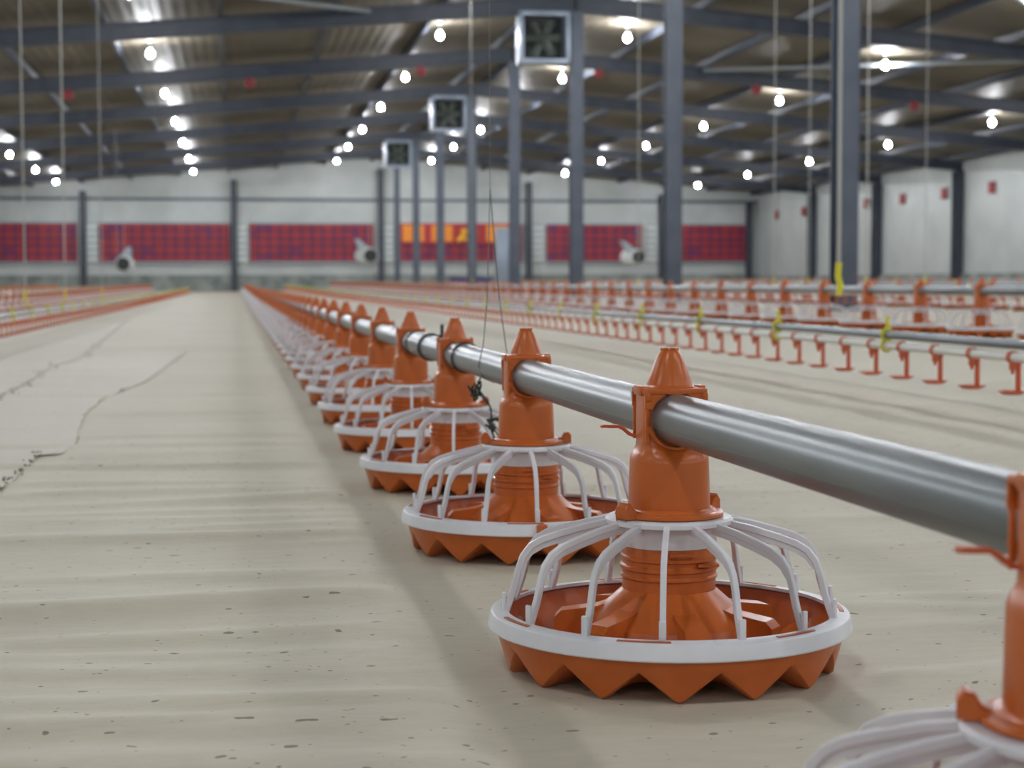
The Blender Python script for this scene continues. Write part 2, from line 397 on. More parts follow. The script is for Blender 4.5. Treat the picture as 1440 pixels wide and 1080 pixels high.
# round mouthed air heaters in front of the end wall
def heater(x, z, flip, label):
    rt = empty('air_heater', (x, 63.5, z))
    b = MB(); b.lathe([(.02, 0), (.19, .02), (.28, .1), (.30, .2), (.30, .55), (.25, .62), (.25, .60), (.23, .56), (.02, .56)], 24)
    for i, v in enumerate(b.v):                                    # lay along -Y with a slight turn
        xx, yy, zz = v; b.v[i] = (xx+flip*(.5-zz)*.7, -zz+.3, yy)
    b.build('barrel', M['louvre'], rt)
    b = MB(); b.lathe([(.0, 0), (.24, 0), (.24, .02), (.0, .02)], 20)
    b.v = [(xx-flip*.02*.7-.06*0, -zz-.30, yy) for xx, yy, zz in b.v]; b.build('dark_mouth', M['black'], rt)
    b = MB(); b.loft([[(-.22+flip*.2, -.15, .25), (.22+flip*.2, -.15, .25), (.22+flip*.2, .2, .25), (-.22+flip*.2, .2, .25)], [(-.05+flip*.55, -.1, .62), (.1+flip*.55, -.1, .62), (.1+flip*.55, .12, .62), (-.05+flip*.55, .12, .62)]])
    b.build('inlet_hood', M['grey'], rt, smooth=False)
    b = MB(); b.tube([(0, 0, .2), (0, 0, roofz(x)-z-.02)], .008, 5); b.build('hanger', M['cord'], rt)
    tag(rt, label, 'heater', 'air heaters by the end wall')
heater(-3.95, 1.1, .3, 'pale barrel shaped air heater with black mouth at the leftmost red panels')
heater(4.95, 1.4, -.9, 'grey air heater with hood and black mouth, left of the column row')
heater(15.1, 1.35, -1.1, 'pale air heater with long hood and black mouth, right of the column row')
# things standing near the end wall
rt = empty('control_cabinet', (9.75, 62, ground(9.75, 62)))
b = MB(); b.box((-.3, -.2, .1), (.3, .2, 2.2), bev=.02); b.build('body', M['grey'], rt)
b = MB(); b.box((-.26, -.225, .2), (.26, -.2, 2.1), bev=.008); d_ = b.build('door', M['fan_frame'], rt)
b = MB(); b.box((.16, -.25, 1.1), (.2, -.225, 1.3)); b.build('handle', M['black'], d_)
b = MB()
for sx in (-.25, .25): b.box((sx-.03, -.15, 0), (sx+.03, .15, .1))
b.build('plinth', M['black'], rt, smooth=False)
tag(rt, 'tall grey cabinet standing behind the column row near the red banner', 'cabinet')
rt = empty('plastic_tub', (8.0, 58, ground(8, 58)))
b = MB(); b.lathe([(.32, 0), (.42, .32), (.46, .34), (.46, .36), (.40, .36), (.30, .03)], 24, sx=1.7); b.build('basin', M['blue'], rt)
b = MB(); b.torus((.76, 0, .3), .06, .015, 'Y'); b.torus((-.76, 0, .3), .06, .015, 'Y'); b.build('handles', M['blue'], rt)
tag(rt, 'blue plastic tub on the floor at the far columns', 'tub')

# ------------------------------------------------------------------ circulation fans on the columns
fan_p = None
for i, (fy, s_) in enumerate(((FR[5], 'largest, at the top of the picture'), (FR[7], 'middle one of three'), (FR[9], 'farthest, beside the end wall'))):
    loc = (RX-.10-.47, fy-.02, 4.47)
    if fan_p is None:
        rt = fan_p = empty('box_fan', loc)
        b = MB(); h = .43; t = .07
        for lo, hi in (((-h, -.2, -h), (-h+t, .2, h)), ((h-t, -.2, -h), (h, .2, h)), ((-h+t, -.2, -h), (h-t, .2, -h+t)), ((-h+t, -.2, h-t), (h-t, .2, h))): b.box(lo, hi, bev=.006)
        b.build('housing', M['fan_frame'], rt)
        for k in range(6):
            b = MB(); a = k*PI/3; m_ = Matrix.Rotation(a, 4, 'Y') @ Matrix.Translation((.2, 0, 0)) @ Matrix.Rotation(.5, 4, 'X')
            b.box((-.13, -.004, -.07), (.13, .004, .07), m_, bev=.002); b.build('blade', M['blade'], rt)
        b = MB(); b.lathe([(0, -.05), (.06, -.05), (.07, .03), (.0, .05)], 16); b.v = [(x, z, y) for x, y, z in b.v]; b.build('hub', M['black'], rt)
        b = MB()
        for k in range(1, 9): b.tube([(-.36+.08*k, -.19, -.36), (-.36+.08*k, -.19, .36)], .003, 4)
        for k in range(1, 5): b.tube([(-.36, -.19, -.36+.145*k), (.36, -.19, -.36+.145*k)], .003, 4)
        b.build('guard', M['wire'], rt)
        b = MB(); b.box((-.36, .12, -.03), (.36, .15, .03)); b.box((-.36, .195, -.36), (.36, .2, .36)); b.build('back_screen', M['black'], rt, smooth=False)
        for z_ in (.25, -.31): b = MB(); b.box((.43, -.03, z_), (.47, .03, z_+.06)); b.build('bracket', M['steel'], rt, smooth=False)
    else: rt = copy_tree(fan_p); rt.location = loc
    tag(rt, 'square pale framed fan high on a column, '+s_, 'fan', 'fans on the ridge columns')

# ------------------------------------------------------------------ lamps
LY = [5.75+6.48*k for k in range(-2, 10)]
LX = [(-12.1, 'by the left wall'), (-7.2, 'halfway down the left slope'), (-1.95, 'just left of the ridge'), (1.6, 'just right of the ridge'), (6.7, 'halfway down the right slope'), (11.9, 'far right')]
lamp_p = None
for dx, rown in LX:
    x = RX+dx; n = 0
    for fy in LY:
        z = roofz(x)
        loc = (x, fy, z)
        if lamp_p is None:
            rt = lamp_p = empty('ceiling_lamp', loc)
            b = MB(); b.lathe([(0, -.002), (.045, -.002), (.045, -.03), (.02, -.05), (.012, -.06), (.012, -.14), (.024, -.15), (.028, -.20), (0, -.20)], 12); b.build('socket', M['louvre'], rt)
            b = MB(); b.lathe([(0, -.325), (.025, -.320), (.045, -.302), (.051, -.278), (.046, -.250), (.032, -.218), (.028, -.20), (0, -.20)], 12); b.build('bulb', M['bulb'], rt)
        else:
            rt = copy_tree(lamp_p); rt.location = loc
        vis = fy > 24 and -.14 < x/fy < .5
        if vis:
            tag(rt, 'lit white ceiling bulb, %s in the lamp row %s' % (ORD[n], rown), 'lamp', 'lit bulbs under the roof'); n += 1
        else: tag(rt, 'lit white ceiling bulb above or behind the camera', 'lamp', 'lit bulbs under the roof')

# ------------------------------------------------------------------ feeder
PZ = .2275                         # feed pipe axis above the pan's foot
def superring(z, ax, ay, n, k=48):
    out = []
    for i in range(k):
        a = 2*PI*i/k; c, s_ = math.cos(a), math.sin(a)
        out.append((ax*math.copysign(abs(c)**(2/n), c), ay*math.copysign(abs(s_)**(2/n), s_), z))
    return out
def g_pan(b, n=14, sub=16):
    N = n*sub; rings = []
    def ring(fr, fz):
        out = []
        for i in range(N):
            a = 2*PI*i/N; t = (i % sub)/sub; t = abs(2*t-1)         # 0 at the tip (mid lobe) .. 1 at the valley
            r, z = fr(t), fz(t); out.append((r*math.cos(a), r*math.sin(a), z))
        return out
    sm = lambda t: max(0., (t-.05)/.95)
    rings.append(ring(lambda t: .1545, lambda t: .048))
    rings.append(ring(lambda t: .1575, lambda t: .048))
    rings.append(ring(lambda t: .1570, lambda t: .0380))
    rings.append(ring(lambda t: .1560-.0005*(1-t), lambda t: .0290+.001*sm(t)))
    rings.append(ring(lambda t: .1480+.0060*t, lambda t: .0020+.0260*sm(t)))
    rings.append(ring(lambda t: .1445+.0080*t, lambda t: .0000+.0268*sm(t)))
    rings.append(ring(lambda t: .1320, lambda t: .0004+.0235*sm(t)))
    rings.append(ring(lambda t: .098, lambda t: .006))
    rings.append(ring(lambda t: .03, lambda t: .006))
    rings.append(ring(lambda t: .03, lambda t: .009))
    rings.append(ring(lambda t: .098, lambda t: .009))
    rings.append(ring(lambda t: .1310, lambda t: .0035+.0235*sm(t)))
    rings.append(ring(lambda t: .1430+.0055*t, lambda t: .0050+.0250*sm(t)))
    rings.append(ring(lambda t: .1515, lambda t: .0320))
    rings.append(rings[0])
    b.loft(rings, caps=False)
def g_cone(b, k=28, fins=7):
    b.lathe([(.041, .075), (.0425, .0725), (.0755, .043), (.0775, .037), (.0775, .008), (.0, .008)], k)
    for i in range(fins):
        a = 2*PI*(i+.3)/fins; m_ = Matrix.Rotation(a, 4, 'Z')
        P = [(.055, .010), (.104, .010), (.104, .045), (.098, .051), (.066, .0555), (.052, .060)]
        w0 = .010
        va = [m_ @ Vector((x, -w0, z)) for x, z in P]; vb = [m_ @ Vector((x, w0, z)) for x, z in P]
        n_ = len(P); b.add([v[:] for v in va+vb], [tuple(range(n_)), tuple(range(n_, 2*n_))[::-1]]+[(j, (j+1) % n_, n_+(j+1) % n_, n_+j) for j in range(n_)])
def g_neck(b, k=48):
    n0 = len(b.v)
    b.lathe([(.036, .122), (.0405, .122), (.0415, .100), (.0425, .096), (.0425, .0925), (.0445, .0915), (.0445, .0895), (.0425, .0885), (.0425, .086), (.0447, .0848), (.0447, .0825), (.0428, .0815),
             (.0428, .079), (.0440, .078), (.0440, .0765), (.0425, .0755), (.0425, .0675), (.041, .0665), (.036, .0665)], k)
    b.box((-.012, -.0455, .094), (.012, -.040, .0965)); b.box((.015, -.044, .0865), (.034, -.036, .0885))
    b.v[n0:] = [(x, y, .0705+(z-.0665)*1.3) for x, y, z in b.v[n0:]]
def g_grill(b, n=14, k=96, full=True):
    n0 = len(b.v)
    b.lathe([(.1480, .0405), (.1600, .0395), (.1622, .0385), (.1632, .0365), (.1650, .0262), (.1643, .0250), (.1590, .0250), (.1590, .036), (.1480, .0375)], k, close=True)
    b.lathe([(.0385, .1245), (.0560, .1245), (.0580, .1225), (.0580, .1190), (.0560, .1180), (.0455, .1180), (.0435, .116), (.0430, .0985), (.0410, .0985), (.0400, .117)], k//2, close=True)
    for i in range(n):
        a = 2*PI*i/n; m_ = Matrix.Rotation(a, 4, 'Z')
        pr = [(.050, .1205), (.075, .1160), (.100, .1095), (.116, .1045), (.1265, .0985), (.1335, .0895), (.1375, .0785), (.1420, .0600), (.1495, .0385)] if full else [(.05, .1205), (.1, .1095), (.122, .101), (.135, .086), (.150, .038)]
        pts = [m_ @ Vector((r, 0, z)) for r, z in pr]; tn = m_ @ Vector((0, 1, 0))
        b.tube(pts, 0, up=tn, rect=(.0030, .0026))
        if full:
            b.box((.1490, -.0030, .038), (.1525, .0030, .0570), m_ @ Matrix.Rotation(R(0), 4, 'Y'), bev=.001)
            # web under the sloping part of the bar
            b.tube([m_ @ Vector((r, 0, z-.0055)) for r, z in pr[:6]], 0, up=tn, rect=(.0028, .0009))
    b.v[n0:] = [(x, y, z+.0135) for x, y, z in b.v[n0:]]
def g_slot(b, i, n=7):
    a0 = 2*PI*(i+.89)/n; pts = [(.1552*math.cos(a0+d), .1552*math.sin(a0+d), .0533) for d in np.linspace(-.145, .145, 7)]
    b.tube(pts, 0, up=(0, 0, 1), rect=(.0021, .0009))
def g_flange(b, k=56):
    n0 = len(b.v)
    b.lathe([(.034, .1245), (.0470, .1245), (.0492, .1260), (.0492, .1285), (.0478, .1298), (.0425, .1300), (.0405, .1325), (.0385, .1330), (.034, .1330)], k)
    for a in (PI, 0):
        m_ = Matrix.Rotation(a, 4, 'Z')
        rings = []
        for x, hw, zt in ((.0415, .0085, .131), (.0470, .0080, .1330), (.0510, .0072, .1390), (.0560, .0068, .1405), (.0590, .0064, .1370), (.0580, .0064, .1250)):
            rings.append([(m_ @ Vector(p))[:] for p in ((x, -hw, .1255), (x, hw, .1255), (x, hw, zt-.002), (x, hw-.002, zt), (x, -hw+.002, zt), (x, -hw, zt-.002))])
        b.loft(rings)
    b.v[n0:] = [(x, y, z+.0135) for x, y, z in b.v[n0:]]
def g_tube(b, k=64):
    rings = [superring(*p, k=k) for p in ((.1385, .0372, .0372, 2), (.1465, .0370, .0370, 2.05), (.1680, .0362, .0362, 2.15), (.1880, .0352, .0352, 2.3), (.1920, .0345, .0340, 2.5),
                                          (.1970, .0315, .0290, 3.0), (.2020, .0292, .0235, 3.6), (.2070, .0284, .0215, 4.6), (.2480, .0282, .0213, 5), (.2495, .0275, .0205, 5))]
    b.loft(rings)
    # saddle lips below the pipe, front and back
    for s_ in (-1, 1):
        pts = [(.0265*math.cos(t), s_*.0245, PZ+.0265*math.sin(t)) for t in np.linspace(PI*1.08, PI*1.92, 14)]
        b.tube(pts, 0, up=(0, 1, 0), rect=(.0014, .0038))
        b.box((-.0282, s_*.0222-.0014, .207), (-.0250, s_*.0222+.0014, .2400), bev=.0005); b.box((.0250, s_*.0222-.0014, .207), (.0282, s_*.0222+.0014, .2400), bev=.0005)
def g_cap(b, k=28):
    b.box((-.0288, -.0238, .2495), (.0288, .0238, .2545), bev=.0010)
    for s_ in (-1, 1):
        # skirts either side of the pipe with an arched underside
        P = [(-.0290, .2495), (-.0290, .2370)]+[(.0240*math.cos(t), PZ+.0240*math.sin(t)) for t in np.linspace(PI*.88, PI*.12, 15)]+[(.0290, .2370), (.0290, .2495)]
        y0, y1 = s_*.0212, s_*.0242; nn = len(P)
        vs = [(x, y0, z) for x, z in P]+[(x, y1, z) for x, z in P]
        fs = [(i, i+1, nn+i+1, nn+i) for i in range(nn-1)]+[(0, nn, 2*nn-1, nn-1)]
        xt = [-.0290, -.0290]+[x for x, z in P[2:-2]]+[.0290, .0290]
        for yy in (y0, y1):
            base = len(vs); vs += [(x, yy, .2496) for x in xt]
            off = 0 if yy == y0 else nn
            for i in range(nn-1): fs.append((off+i, off+i+1, base+i+1, base+i))
        b.add(vs, fs)
        for sx in (-1, 1): b.box((sx*.0262-.0022, s_*.0244-.0010, .2440), (sx*.0262+.0022, s_*.0244+.0012, .2515), bev=.0005)
    for sx in (-1, 1): b.box((sx*.0283-.0022, -.012, .2480), (sx*.0283+.0022, .012, .2565), bev=.0008)
    b.lathe([(.0225, .2535), (.0225, .2555), (.0208, .2570), (.0198, .2610), (.0172, .2680), (.0140, .2765), (.0108, .2835), (.0084, .2872), (.0074, .2882), (.0060, .2882), (.0052, .2850), (.0, .2840)], k)
    for i in range(7):
        a = 2*PI*i/7; m_ = Matrix.Rotation(a, 4, 'Z'); b.box((.0050, -.0013, .2868), (.0082, .0013, .2900), m_)
def g_lever(b):
    b.tube([(-.029, .012, .210), (-.034, .012, .2115), (-.040, .0115, .2165), (-.045, .011, .2190), (-.053, .011, .2190), (-.0590, .0112, .2195), (-.0600, .011, .2186)], 0, up=(0, 1, 0), rect=(.0014, .0036))
def make_feeder():
    rt = empty('pan_feeder')
    b = MB(); g_pan(b); b.build('pan', M['orange'], rt, ang=28)
    b = MB(); g_cone(b); b.build('inner_cone', M['orange'], rt, ang=10)
    b = MB(); g_neck(b); b.build('threaded_neck', M['orange'], rt)
    b = MB(); g_grill(b); gr = b.build('grill', M['white'], rt)
    for i in range(7): b = MB(); g_slot(b, i); b.build('slot', M['orange_dark'], gr)
    b = MB(); g_flange(b); b.build('locking_ring', M['orange'], rt)
    b = MB(); g_tube(b); b.build('drop_tube', M['orange'], rt)
    b = MB(); g_cap(b); b.build('cap', M['orange'], rt, ang=30)
    return rt
def feeder_lod(name, fine=True):
    b = MB(); b.mi = 0
    k = 16 if fine else 8
    if fine: g_pan(b, 14, 2); b.lathe([(.041, .075), (.076, .042), (.0775, .008)], k)
    else: b.lathe([(.15, .048), (.157, .035), (.143, .006), (.03, .006)], k)
    b.lathe([(.042, .136), (.0425, .072)], k)
    b.loft([superring(*p, k=k) for p in ((.1435, .0365, .0365, 2), (.1880, .0342, .0342, 2.3), (.202, .0305, .0235, 4.0), (.2495, .030, .022, 6))])
    b.lathe([(.034, .1385), (.0492, .1390), (.0492, .143), (.036, .147)], k)
    b.box((-.0308, -.0255, .2370), (.0308, .0255, .2545)); b.lathe([(.0225, .2540), (.0198, .2610), (.0140, .2765), (.0078, .2885), (.0, .2885)], k)
    b.mi = 1
    if fine: g_grill(b, 14, 32, full=False)
    else:
        b.lathe([(.148, .054), (.164, .050), (.165, .0385), (.159, .0385)], 10, close=True); b.lathe([(.04, .138), (.058, .136), (.043, .114)], 8, close=True)
        for i in range(10):
            m_ = Matrix.Rotation(2*PI*i/10, 4, 'Z'); tn = m_ @ Vector((0, 1, 0))
            b.tube([m_ @ Vector(p) for p in ((.05, 0, .134), (.122, 0, .1145), (.150, 0, .052))], 0, up=tn, rect=(.0042, .0035), n=4)
    return b
def fx(y): return float(np.interp(y, (0, .765, 1.5, 2.21, 2.91, 3.61, 5, 70), (.421, .4045, .3875, .3770, .3725, .3670, .364, .364)))
FX = .364
proto = make_feeder()
NEAR = 15
ROWDESC = {2: 'orange and white pan feeder, the biggest whole one in front, standing under the grey pipe',
           1: 'orange and white pan feeder cut off by the lower right corner of the picture',
           3: 'orange and white pan feeder directly behind the biggest whole one',
           4: 'orange and white pan feeder with black wire tangle hanging beside its neck',
           5: 'orange and white pan feeder beside the pipe joint with wire rings',
           6: 'orange and white pan feeder just beyond the pipe joint, second behind the wire tangle',
           7: 'orange and white pan feeder of the front row, seventh from the camera',
           8: 'orange and white pan feeder of the front row, eighth from the camera',
           9: 'orange and white pan feeder of the front row, ninth from the camera'}
GRP = 'pan feeders along the front pipe'
rr = random.Random(3)
SPIN = {1: R(5), 2: R(-17.5), 3: R(-5), 4: R(-9)}
SPINP = {1: 0, 2: R(5.5), 3: R(12), 4: R(4)}
def fy_(k): return {1: .765, 2: 1.5, 3: 2.21, 4: 2.91, 5: 3.605}.get(k, 3.605+.695*(k-5))
levers = []
first = True
lodmesh = feeder_lod('pan_feeder').mesh('pan_feeder_far', [M['orange'], M['white']], ang=45)
for k in range(1, 97):
    yy = fy_(k); z = ground(FX, yy)
    if yy > 66: break
    if k < NEAR:
        if first: rt = proto; first = False
        else: rt = copy_tree(proto)
        spin = SPIN.get(k, rr.uniform(-.2, .2))
        kids = [c for c in bpy.data.objects if c.parent == rt]
        for c in kids:
            base = c.name.split('.')[0]
            if base in ('grill', 'pan'): c.rotation_euler.z = spin-PI/2-((PI/14-SPINP.get(k, 0)) if base == 'pan' else 0)
            if base in ('grill', 'locking_ring', 'threaded_neck'): c.location.z = -.005 if k == 1 else 0
            if base == 'locking_ring': c.rotation_euler.z = {1: R(-24), 2: R(28), 3: R(-4), 4: R(6)}.get(k, rr.uniform(-.3, .4))
            if base == 'inner_cone': c.rotation_euler.z = spin-PI/2
        b = None
        if k <= 3: levers.append(rt)
        rt.location = (fx(yy), yy, z)
        rt.rotation_euler.z = -math.atan((fx(yy+.2)-fx(yy-.2))/.4)
    else:
        rt = bpy.data.objects.new('pan_feeder', lodmesh); COL.objects.link(rt); rt.location = (fx(yy), yy, z)
    tag(rt, ROWDESC.get(k, 'small orange and white pan feeder in the far stretch of the front row' if k >= NEAR else 'front row feeder past the ninth one, before the blurred stretch of small feeders'), 'feeder', GRP)
KIDS.clear()
for rt in levers[:2]: b = MB(); g_lever(b); b.build('lever', M['orange_red'], rt)
b = MB(); b.box((-.0170, -.1710, .034), (-.0040, -.1600, .0540), bev=.002); b.build('rim_clip', M['orange'], levers[2])
# other feeder rows
for X0, y0, s_ in ((3.585, 7.84-.75, 'of the second row, behind the first drinker line on the right'), (-3.05, 20.2, 'of the row beyond the drinker line on the left'), (7.0, 14.3, 'of the third row, to the right of the steel columns')):
    yy = y0
    while yy < 64.5:
        rt = bpy.data.objects.new('pan_feeder', lodmesh); COL.objects.link(rt); rt.location = (X0, yy, ground(X0, yy))
        tag(rt, 'orange and white feeder '+s_, 'feeder', 'pan feeders '+s_); yy += .75
# the rest, past three hundred: one object
b = MB(); src = feeder_lod('x', False); sv = np.array(src.v)
for X0 in (10.4, 13.8, 17.2, 19.9, -6.5, -8.9):
    yy = max(8, X0*2.0 if X0 > 0 else -X0*7)
    while yy < 66:
        o_ = len(b.v); b.v += (sv+np.array([X0, yy, ground(X0, yy)])).tolist(); b.f += [tuple(i+o_ for i in f) for f in src.f]; b.m += src.m; yy += .75
tag(b.build('distant_feeders', [M['orange'], M['white']], ang=45), 'distant rows of tiny orange and white feeders along both sides of the shed', 'feeders', kind='stuff')

# ------------------------------------------------------------------ feed pipes
def pipe_path(X0, y0, y1, h, step=1.5):
    pts = []; yy = y0
    while yy < y1: pts.append((X0, yy, ground(X0, yy)+h)); yy += step if yy > 8 else .375
    pts.append((X0, y1, ground(X0, y1)+h)); return pts
rt = empty('feed_pipe', (FX, .2, ground(FX, .2)))
b = MB(); pp = [(fx(y)-FX, y-.2, ground(FX, y)+PZ) for y in [.2, .765, 1.1, 1.5, 1.85, 2.21, 2.5, 2.91, 3.2, 3.605, 4, 5, 6, 8]+list(range(10, 66, 2))+[66.2]]; b.tube(pp, .0222, 40); b.build('tube', M['zinc'], rt)
b = MB(); b.tube([(x+.02225*math.cos(R(200)), y, z+.02225*math.sin(R(200))) for x, y, z in pp], .0004, 5); b.build('weld_seam', M['wire_grey'], rt)
PC = lambda y: (fx(y)-FX, y-.2, ground(FX, y)+PZ)
b = MB(); b.tube([PC(3.24), PC(3.46)], .0242, 32); b.build('pipe_joint', M['zinc'], rt)
b = MB(); x_, y_, z_ = PC(3.17); b.box((x_+.008, y_-.004, z_+.0215), (x_+.014, y_+.004, z_+.046), bev=.002); b.box((x_+.004, y_-.007, z_+.0205), (x_+.018, y_+.007, z_+.0265), bev=.001); b.build('bolt', M['black'], rt)
for yr, rad in ((2.775, .0016), (3.25, .0030), (3.475, .0022)):
    b = MB(); b.torus(PC(yr), .0242, rad, 'Y', 32, 8, tilt=.1); b.build('wire_ring', M['wire'], rt)
tag(rt, 'thick galvanised feed pipe running through the heads of the front feeder row', 'pipe')
for X0, y0, s_ in ((3.585, 6.2, 'behind the first drinker line on the right'), (-3.05, 19, 'on the left beyond the drinker line'), (7.0, 12, 'right of the steel columns'), (10.4, 20, 'fourth from the front row, to the right')):
    b = MB(); b.tube([(0, y-y0, z-ground(X0, y0)) for x, y, z in pipe_path(X0, y0, 66, PZ)], .0222, 12)
    tag(b.build('feed_pipe', M['zinc'], loc=(X0, y0, ground(X0, y0))), 'galvanised feed pipe '+s_, 'pipe', 'feed pipes of the other rows')

# suspension wire of the front pipe
yw = 2.50; zp = ground(FX, yw)+PZ
rt = empty('suspension_wire', (fx(yw), yw, zp))
b = MB()
b.tube([(-.002, .0, .26), (-.008, -.008, .10), (-.016, -.02, .03), (-.0236, -.025, .002), (-.017, -.025, -.017), (0, -.022, -.0240), (.017, -.015, -.017), (.0236, -.005, .004), (.012, .005, .1), (-.002, 0, .26)], .0008, 6)
b.build('loop', M['wire_grey'], rt)
b = MB(); b.tube([(-.002, 0, .26), (0, 0, roofz(FX)-zp-.15)], .0005, 5); b.build('strand', M['wire_grey'], rt)
tag(rt, 'thin dark wire looped under the front feed pipe and rising to the roof', 'wire')
# hanging tangle
rt = empty('wire_tangle', (fx(2.58)-.004, 2.58, ground(FX, 2.58)+PZ-.026)); rt.scale = (1.35, 1.35, 1.35); r2 = random.Random(5)
for cx, cz, n_ in ((-.006, -.012, 7), (.012, -.050, 7)):
    b = MB()
    for i in range(n_):
        a = r2.uniform(0, PI*2); c = Vector((cx+r2.uniform(-.003, .003), r2.uniform(-.004, .004), cz+r2.uniform(-.004, .004)))
        d1 = Vector((r2.uniform(-1, 1), r2.uniform(-1, 1), r2.uniform(-.7, .7))).normalized(); d2 = Vector((r2.uniform(-1, 1), r2.uniform(-1, 1), r2.uniform(-1, 1))).normalized()
        b.tube([c-d1*.009, c+d2*.005, c+d1*.010], .0014, 5)
    b.build('knot', M['wire'], rt)
b = MB()
b.tube([(0, 0, .006), (-.004, 0, -.006), (.0, 0, -.018), (.010, .001, -.030), (.013, 0, -.048)], .0009, 5)
b.tube([(-.004, 0, -.010), (.006, 0, -.022), (.012, .002, -.034), (.010, 0, -.050)], .0009, 5)
b.tube([(.012, 0, -.052), (.020, 0, -.064), (.030, 0, -.072), (.030, .0, -.066), (.018, 0, -.056)], .0010, 5)
b.tube([(.010, 0, -.052), (.016, 0, -.070), (.022, 0, -.080)], .0011, 5)
b.build('strands', M['wire'], rt)
tag(rt, 'knotted black wire tangle hanging below the pipe by the third feeder', 'wire tangle')

# ------------------------------------------------------------------ drinker lines
def cup_geo(b, n=16, lod=False):
    # origin on the water pipe's axis; the cup hangs below, its arm on the +X side
    if not lod:
        b.tube([(0, -.008, 0), (0, .008, 0)], .0150, n); b.box((-.007, -.007, -.030), (.007, .007, -.010), bev=.002); b.lathe([(0, -.040), (.004, -.040), (.005, -.030), (0, -.030)], 8)
        b.box((.006, -.0065, -.020), (.020, .0065, -.010), bev=.002)
        b.box((.0095, -.0065, -.084), (.0190, .0065, -.010), bev=.0015)
        b.lathe([(0, -.0895), (.020, -.0885), (.0325, -.0815), (.0335, -.0790), (.0310, -.0785), (.018, -.0835), (0, -.085)], n)
    else:
        b.box((-.013, -.009, -.030), (.013, .009, .014)); b.box((.009, -.006, -.084), (.019, .006, -.008)); b.lathe([(0, -.0895), (.0325, -.0815), (.0330, -.0785), (0, -.083)], 8)
def drinker(X0, y0, first_vis, y1, desc, offs=0., rise=0.):
    g0 = ground(X0, y0)+rise
    zs, zw = .2035, .1735
    if X0 == 1.8: zs, zw = .182, .152                      # heights above the local ground
    rt = empty('drinker_line', (X0, y0, g0))
    def P(h): return [(0, y-y0, ground(X0, y)+rise+h-g0) for _, y, z in pipe_path(X0, y0, y1, 0)]
    b = MB(); b.tube(P(zs), .0120, 16); b.build('support_tube', M['zinc'], rt)
    b = MB(); b.tube(P(zw), .0112, 16); b.build('water_pipe', M['white_pipe'], rt)
    cm = MB(); cup_geo(cm); cme = cm.mesh('drip_cup', M['orange_red'])
    lm = MB(); cup_geo(lm, lod=True); lv = np.array(lm.v)
    yy = first_vis+offs; n = 0; rest = MB()
    while yy < y1:
        zz = ground(X0, yy)+rise+zw-g0
        if n < 100:
            o = bpy.data.objects.new('drip_cup', cme); COL.objects.link(o); o.parent = rt; o.location = (0, yy-y0, zz)
        else:
            o_ = len(rest.v); rest.v += (lv+np.array([0, yy-y0, zz])).tolist(); rest.f += [tuple(i+o_ for i in f) for f in lm.f]; rest.m += lm.m
        n += 1; yy += .225
    if rest.v: tag(rest.build('far_drip_cups', M['orange_red'], rt), kind='stuff')
    hm = MB()
    hm.torus((0, 0, zs), .0155, .0048, 'Y', 14, 6); hm.torus((0, 0, zw), .0150, .0048, 'Y', 14, 6)
    hm.tube([(.0, 0, zs+.012), (.004, 0, zs+.030), (-.003, 0, zs+.042), (.005, 0, zs+.050)], .0065, 6)
    hm.box((-.005, -.006, zw+.012), (.005, .006, zs-.012))
    hme = hm.mesh('hanger_clip', M['yellow'])
    yy = first_vis-.06+.225*.0+.1; n = 0
    while yy < y1 and n < 60:
        o = bpy.data.objects.new('hanger_clip', hme); COL.objects.link(o); o.parent = rt; o.location = (0, yy-y0, ground(X0, yy)+rise-g0)
        n += 1; yy += .97
    tag(rt, desc, 'drinker line', 'drinker lines')
drinker(1.8, 3.0, 3.536, 64, 'nearest drinker line on the right, white pipe with hanging red cups under a grey tube')
drinker(-1.3, 8.0, 9.4, 50, 'drinker line with red cups on the left side, nearest to the camera there', rise=-.03)
drinker(5.3, 10, 10.8, 64, 'drinker line behind the second feeder row, in front of the steel columns')
drinker(-4.8, 30, 33, 64, 'drinker line with red cups, second on the left side')
drinker(8.7, 16, 17.8, 64, 'drinker line right of the steel columns, toward the right wall')
drinker(12.1, 22, 24.6, 64, 'drinker line nearest to the white right wall in the blurred distance')

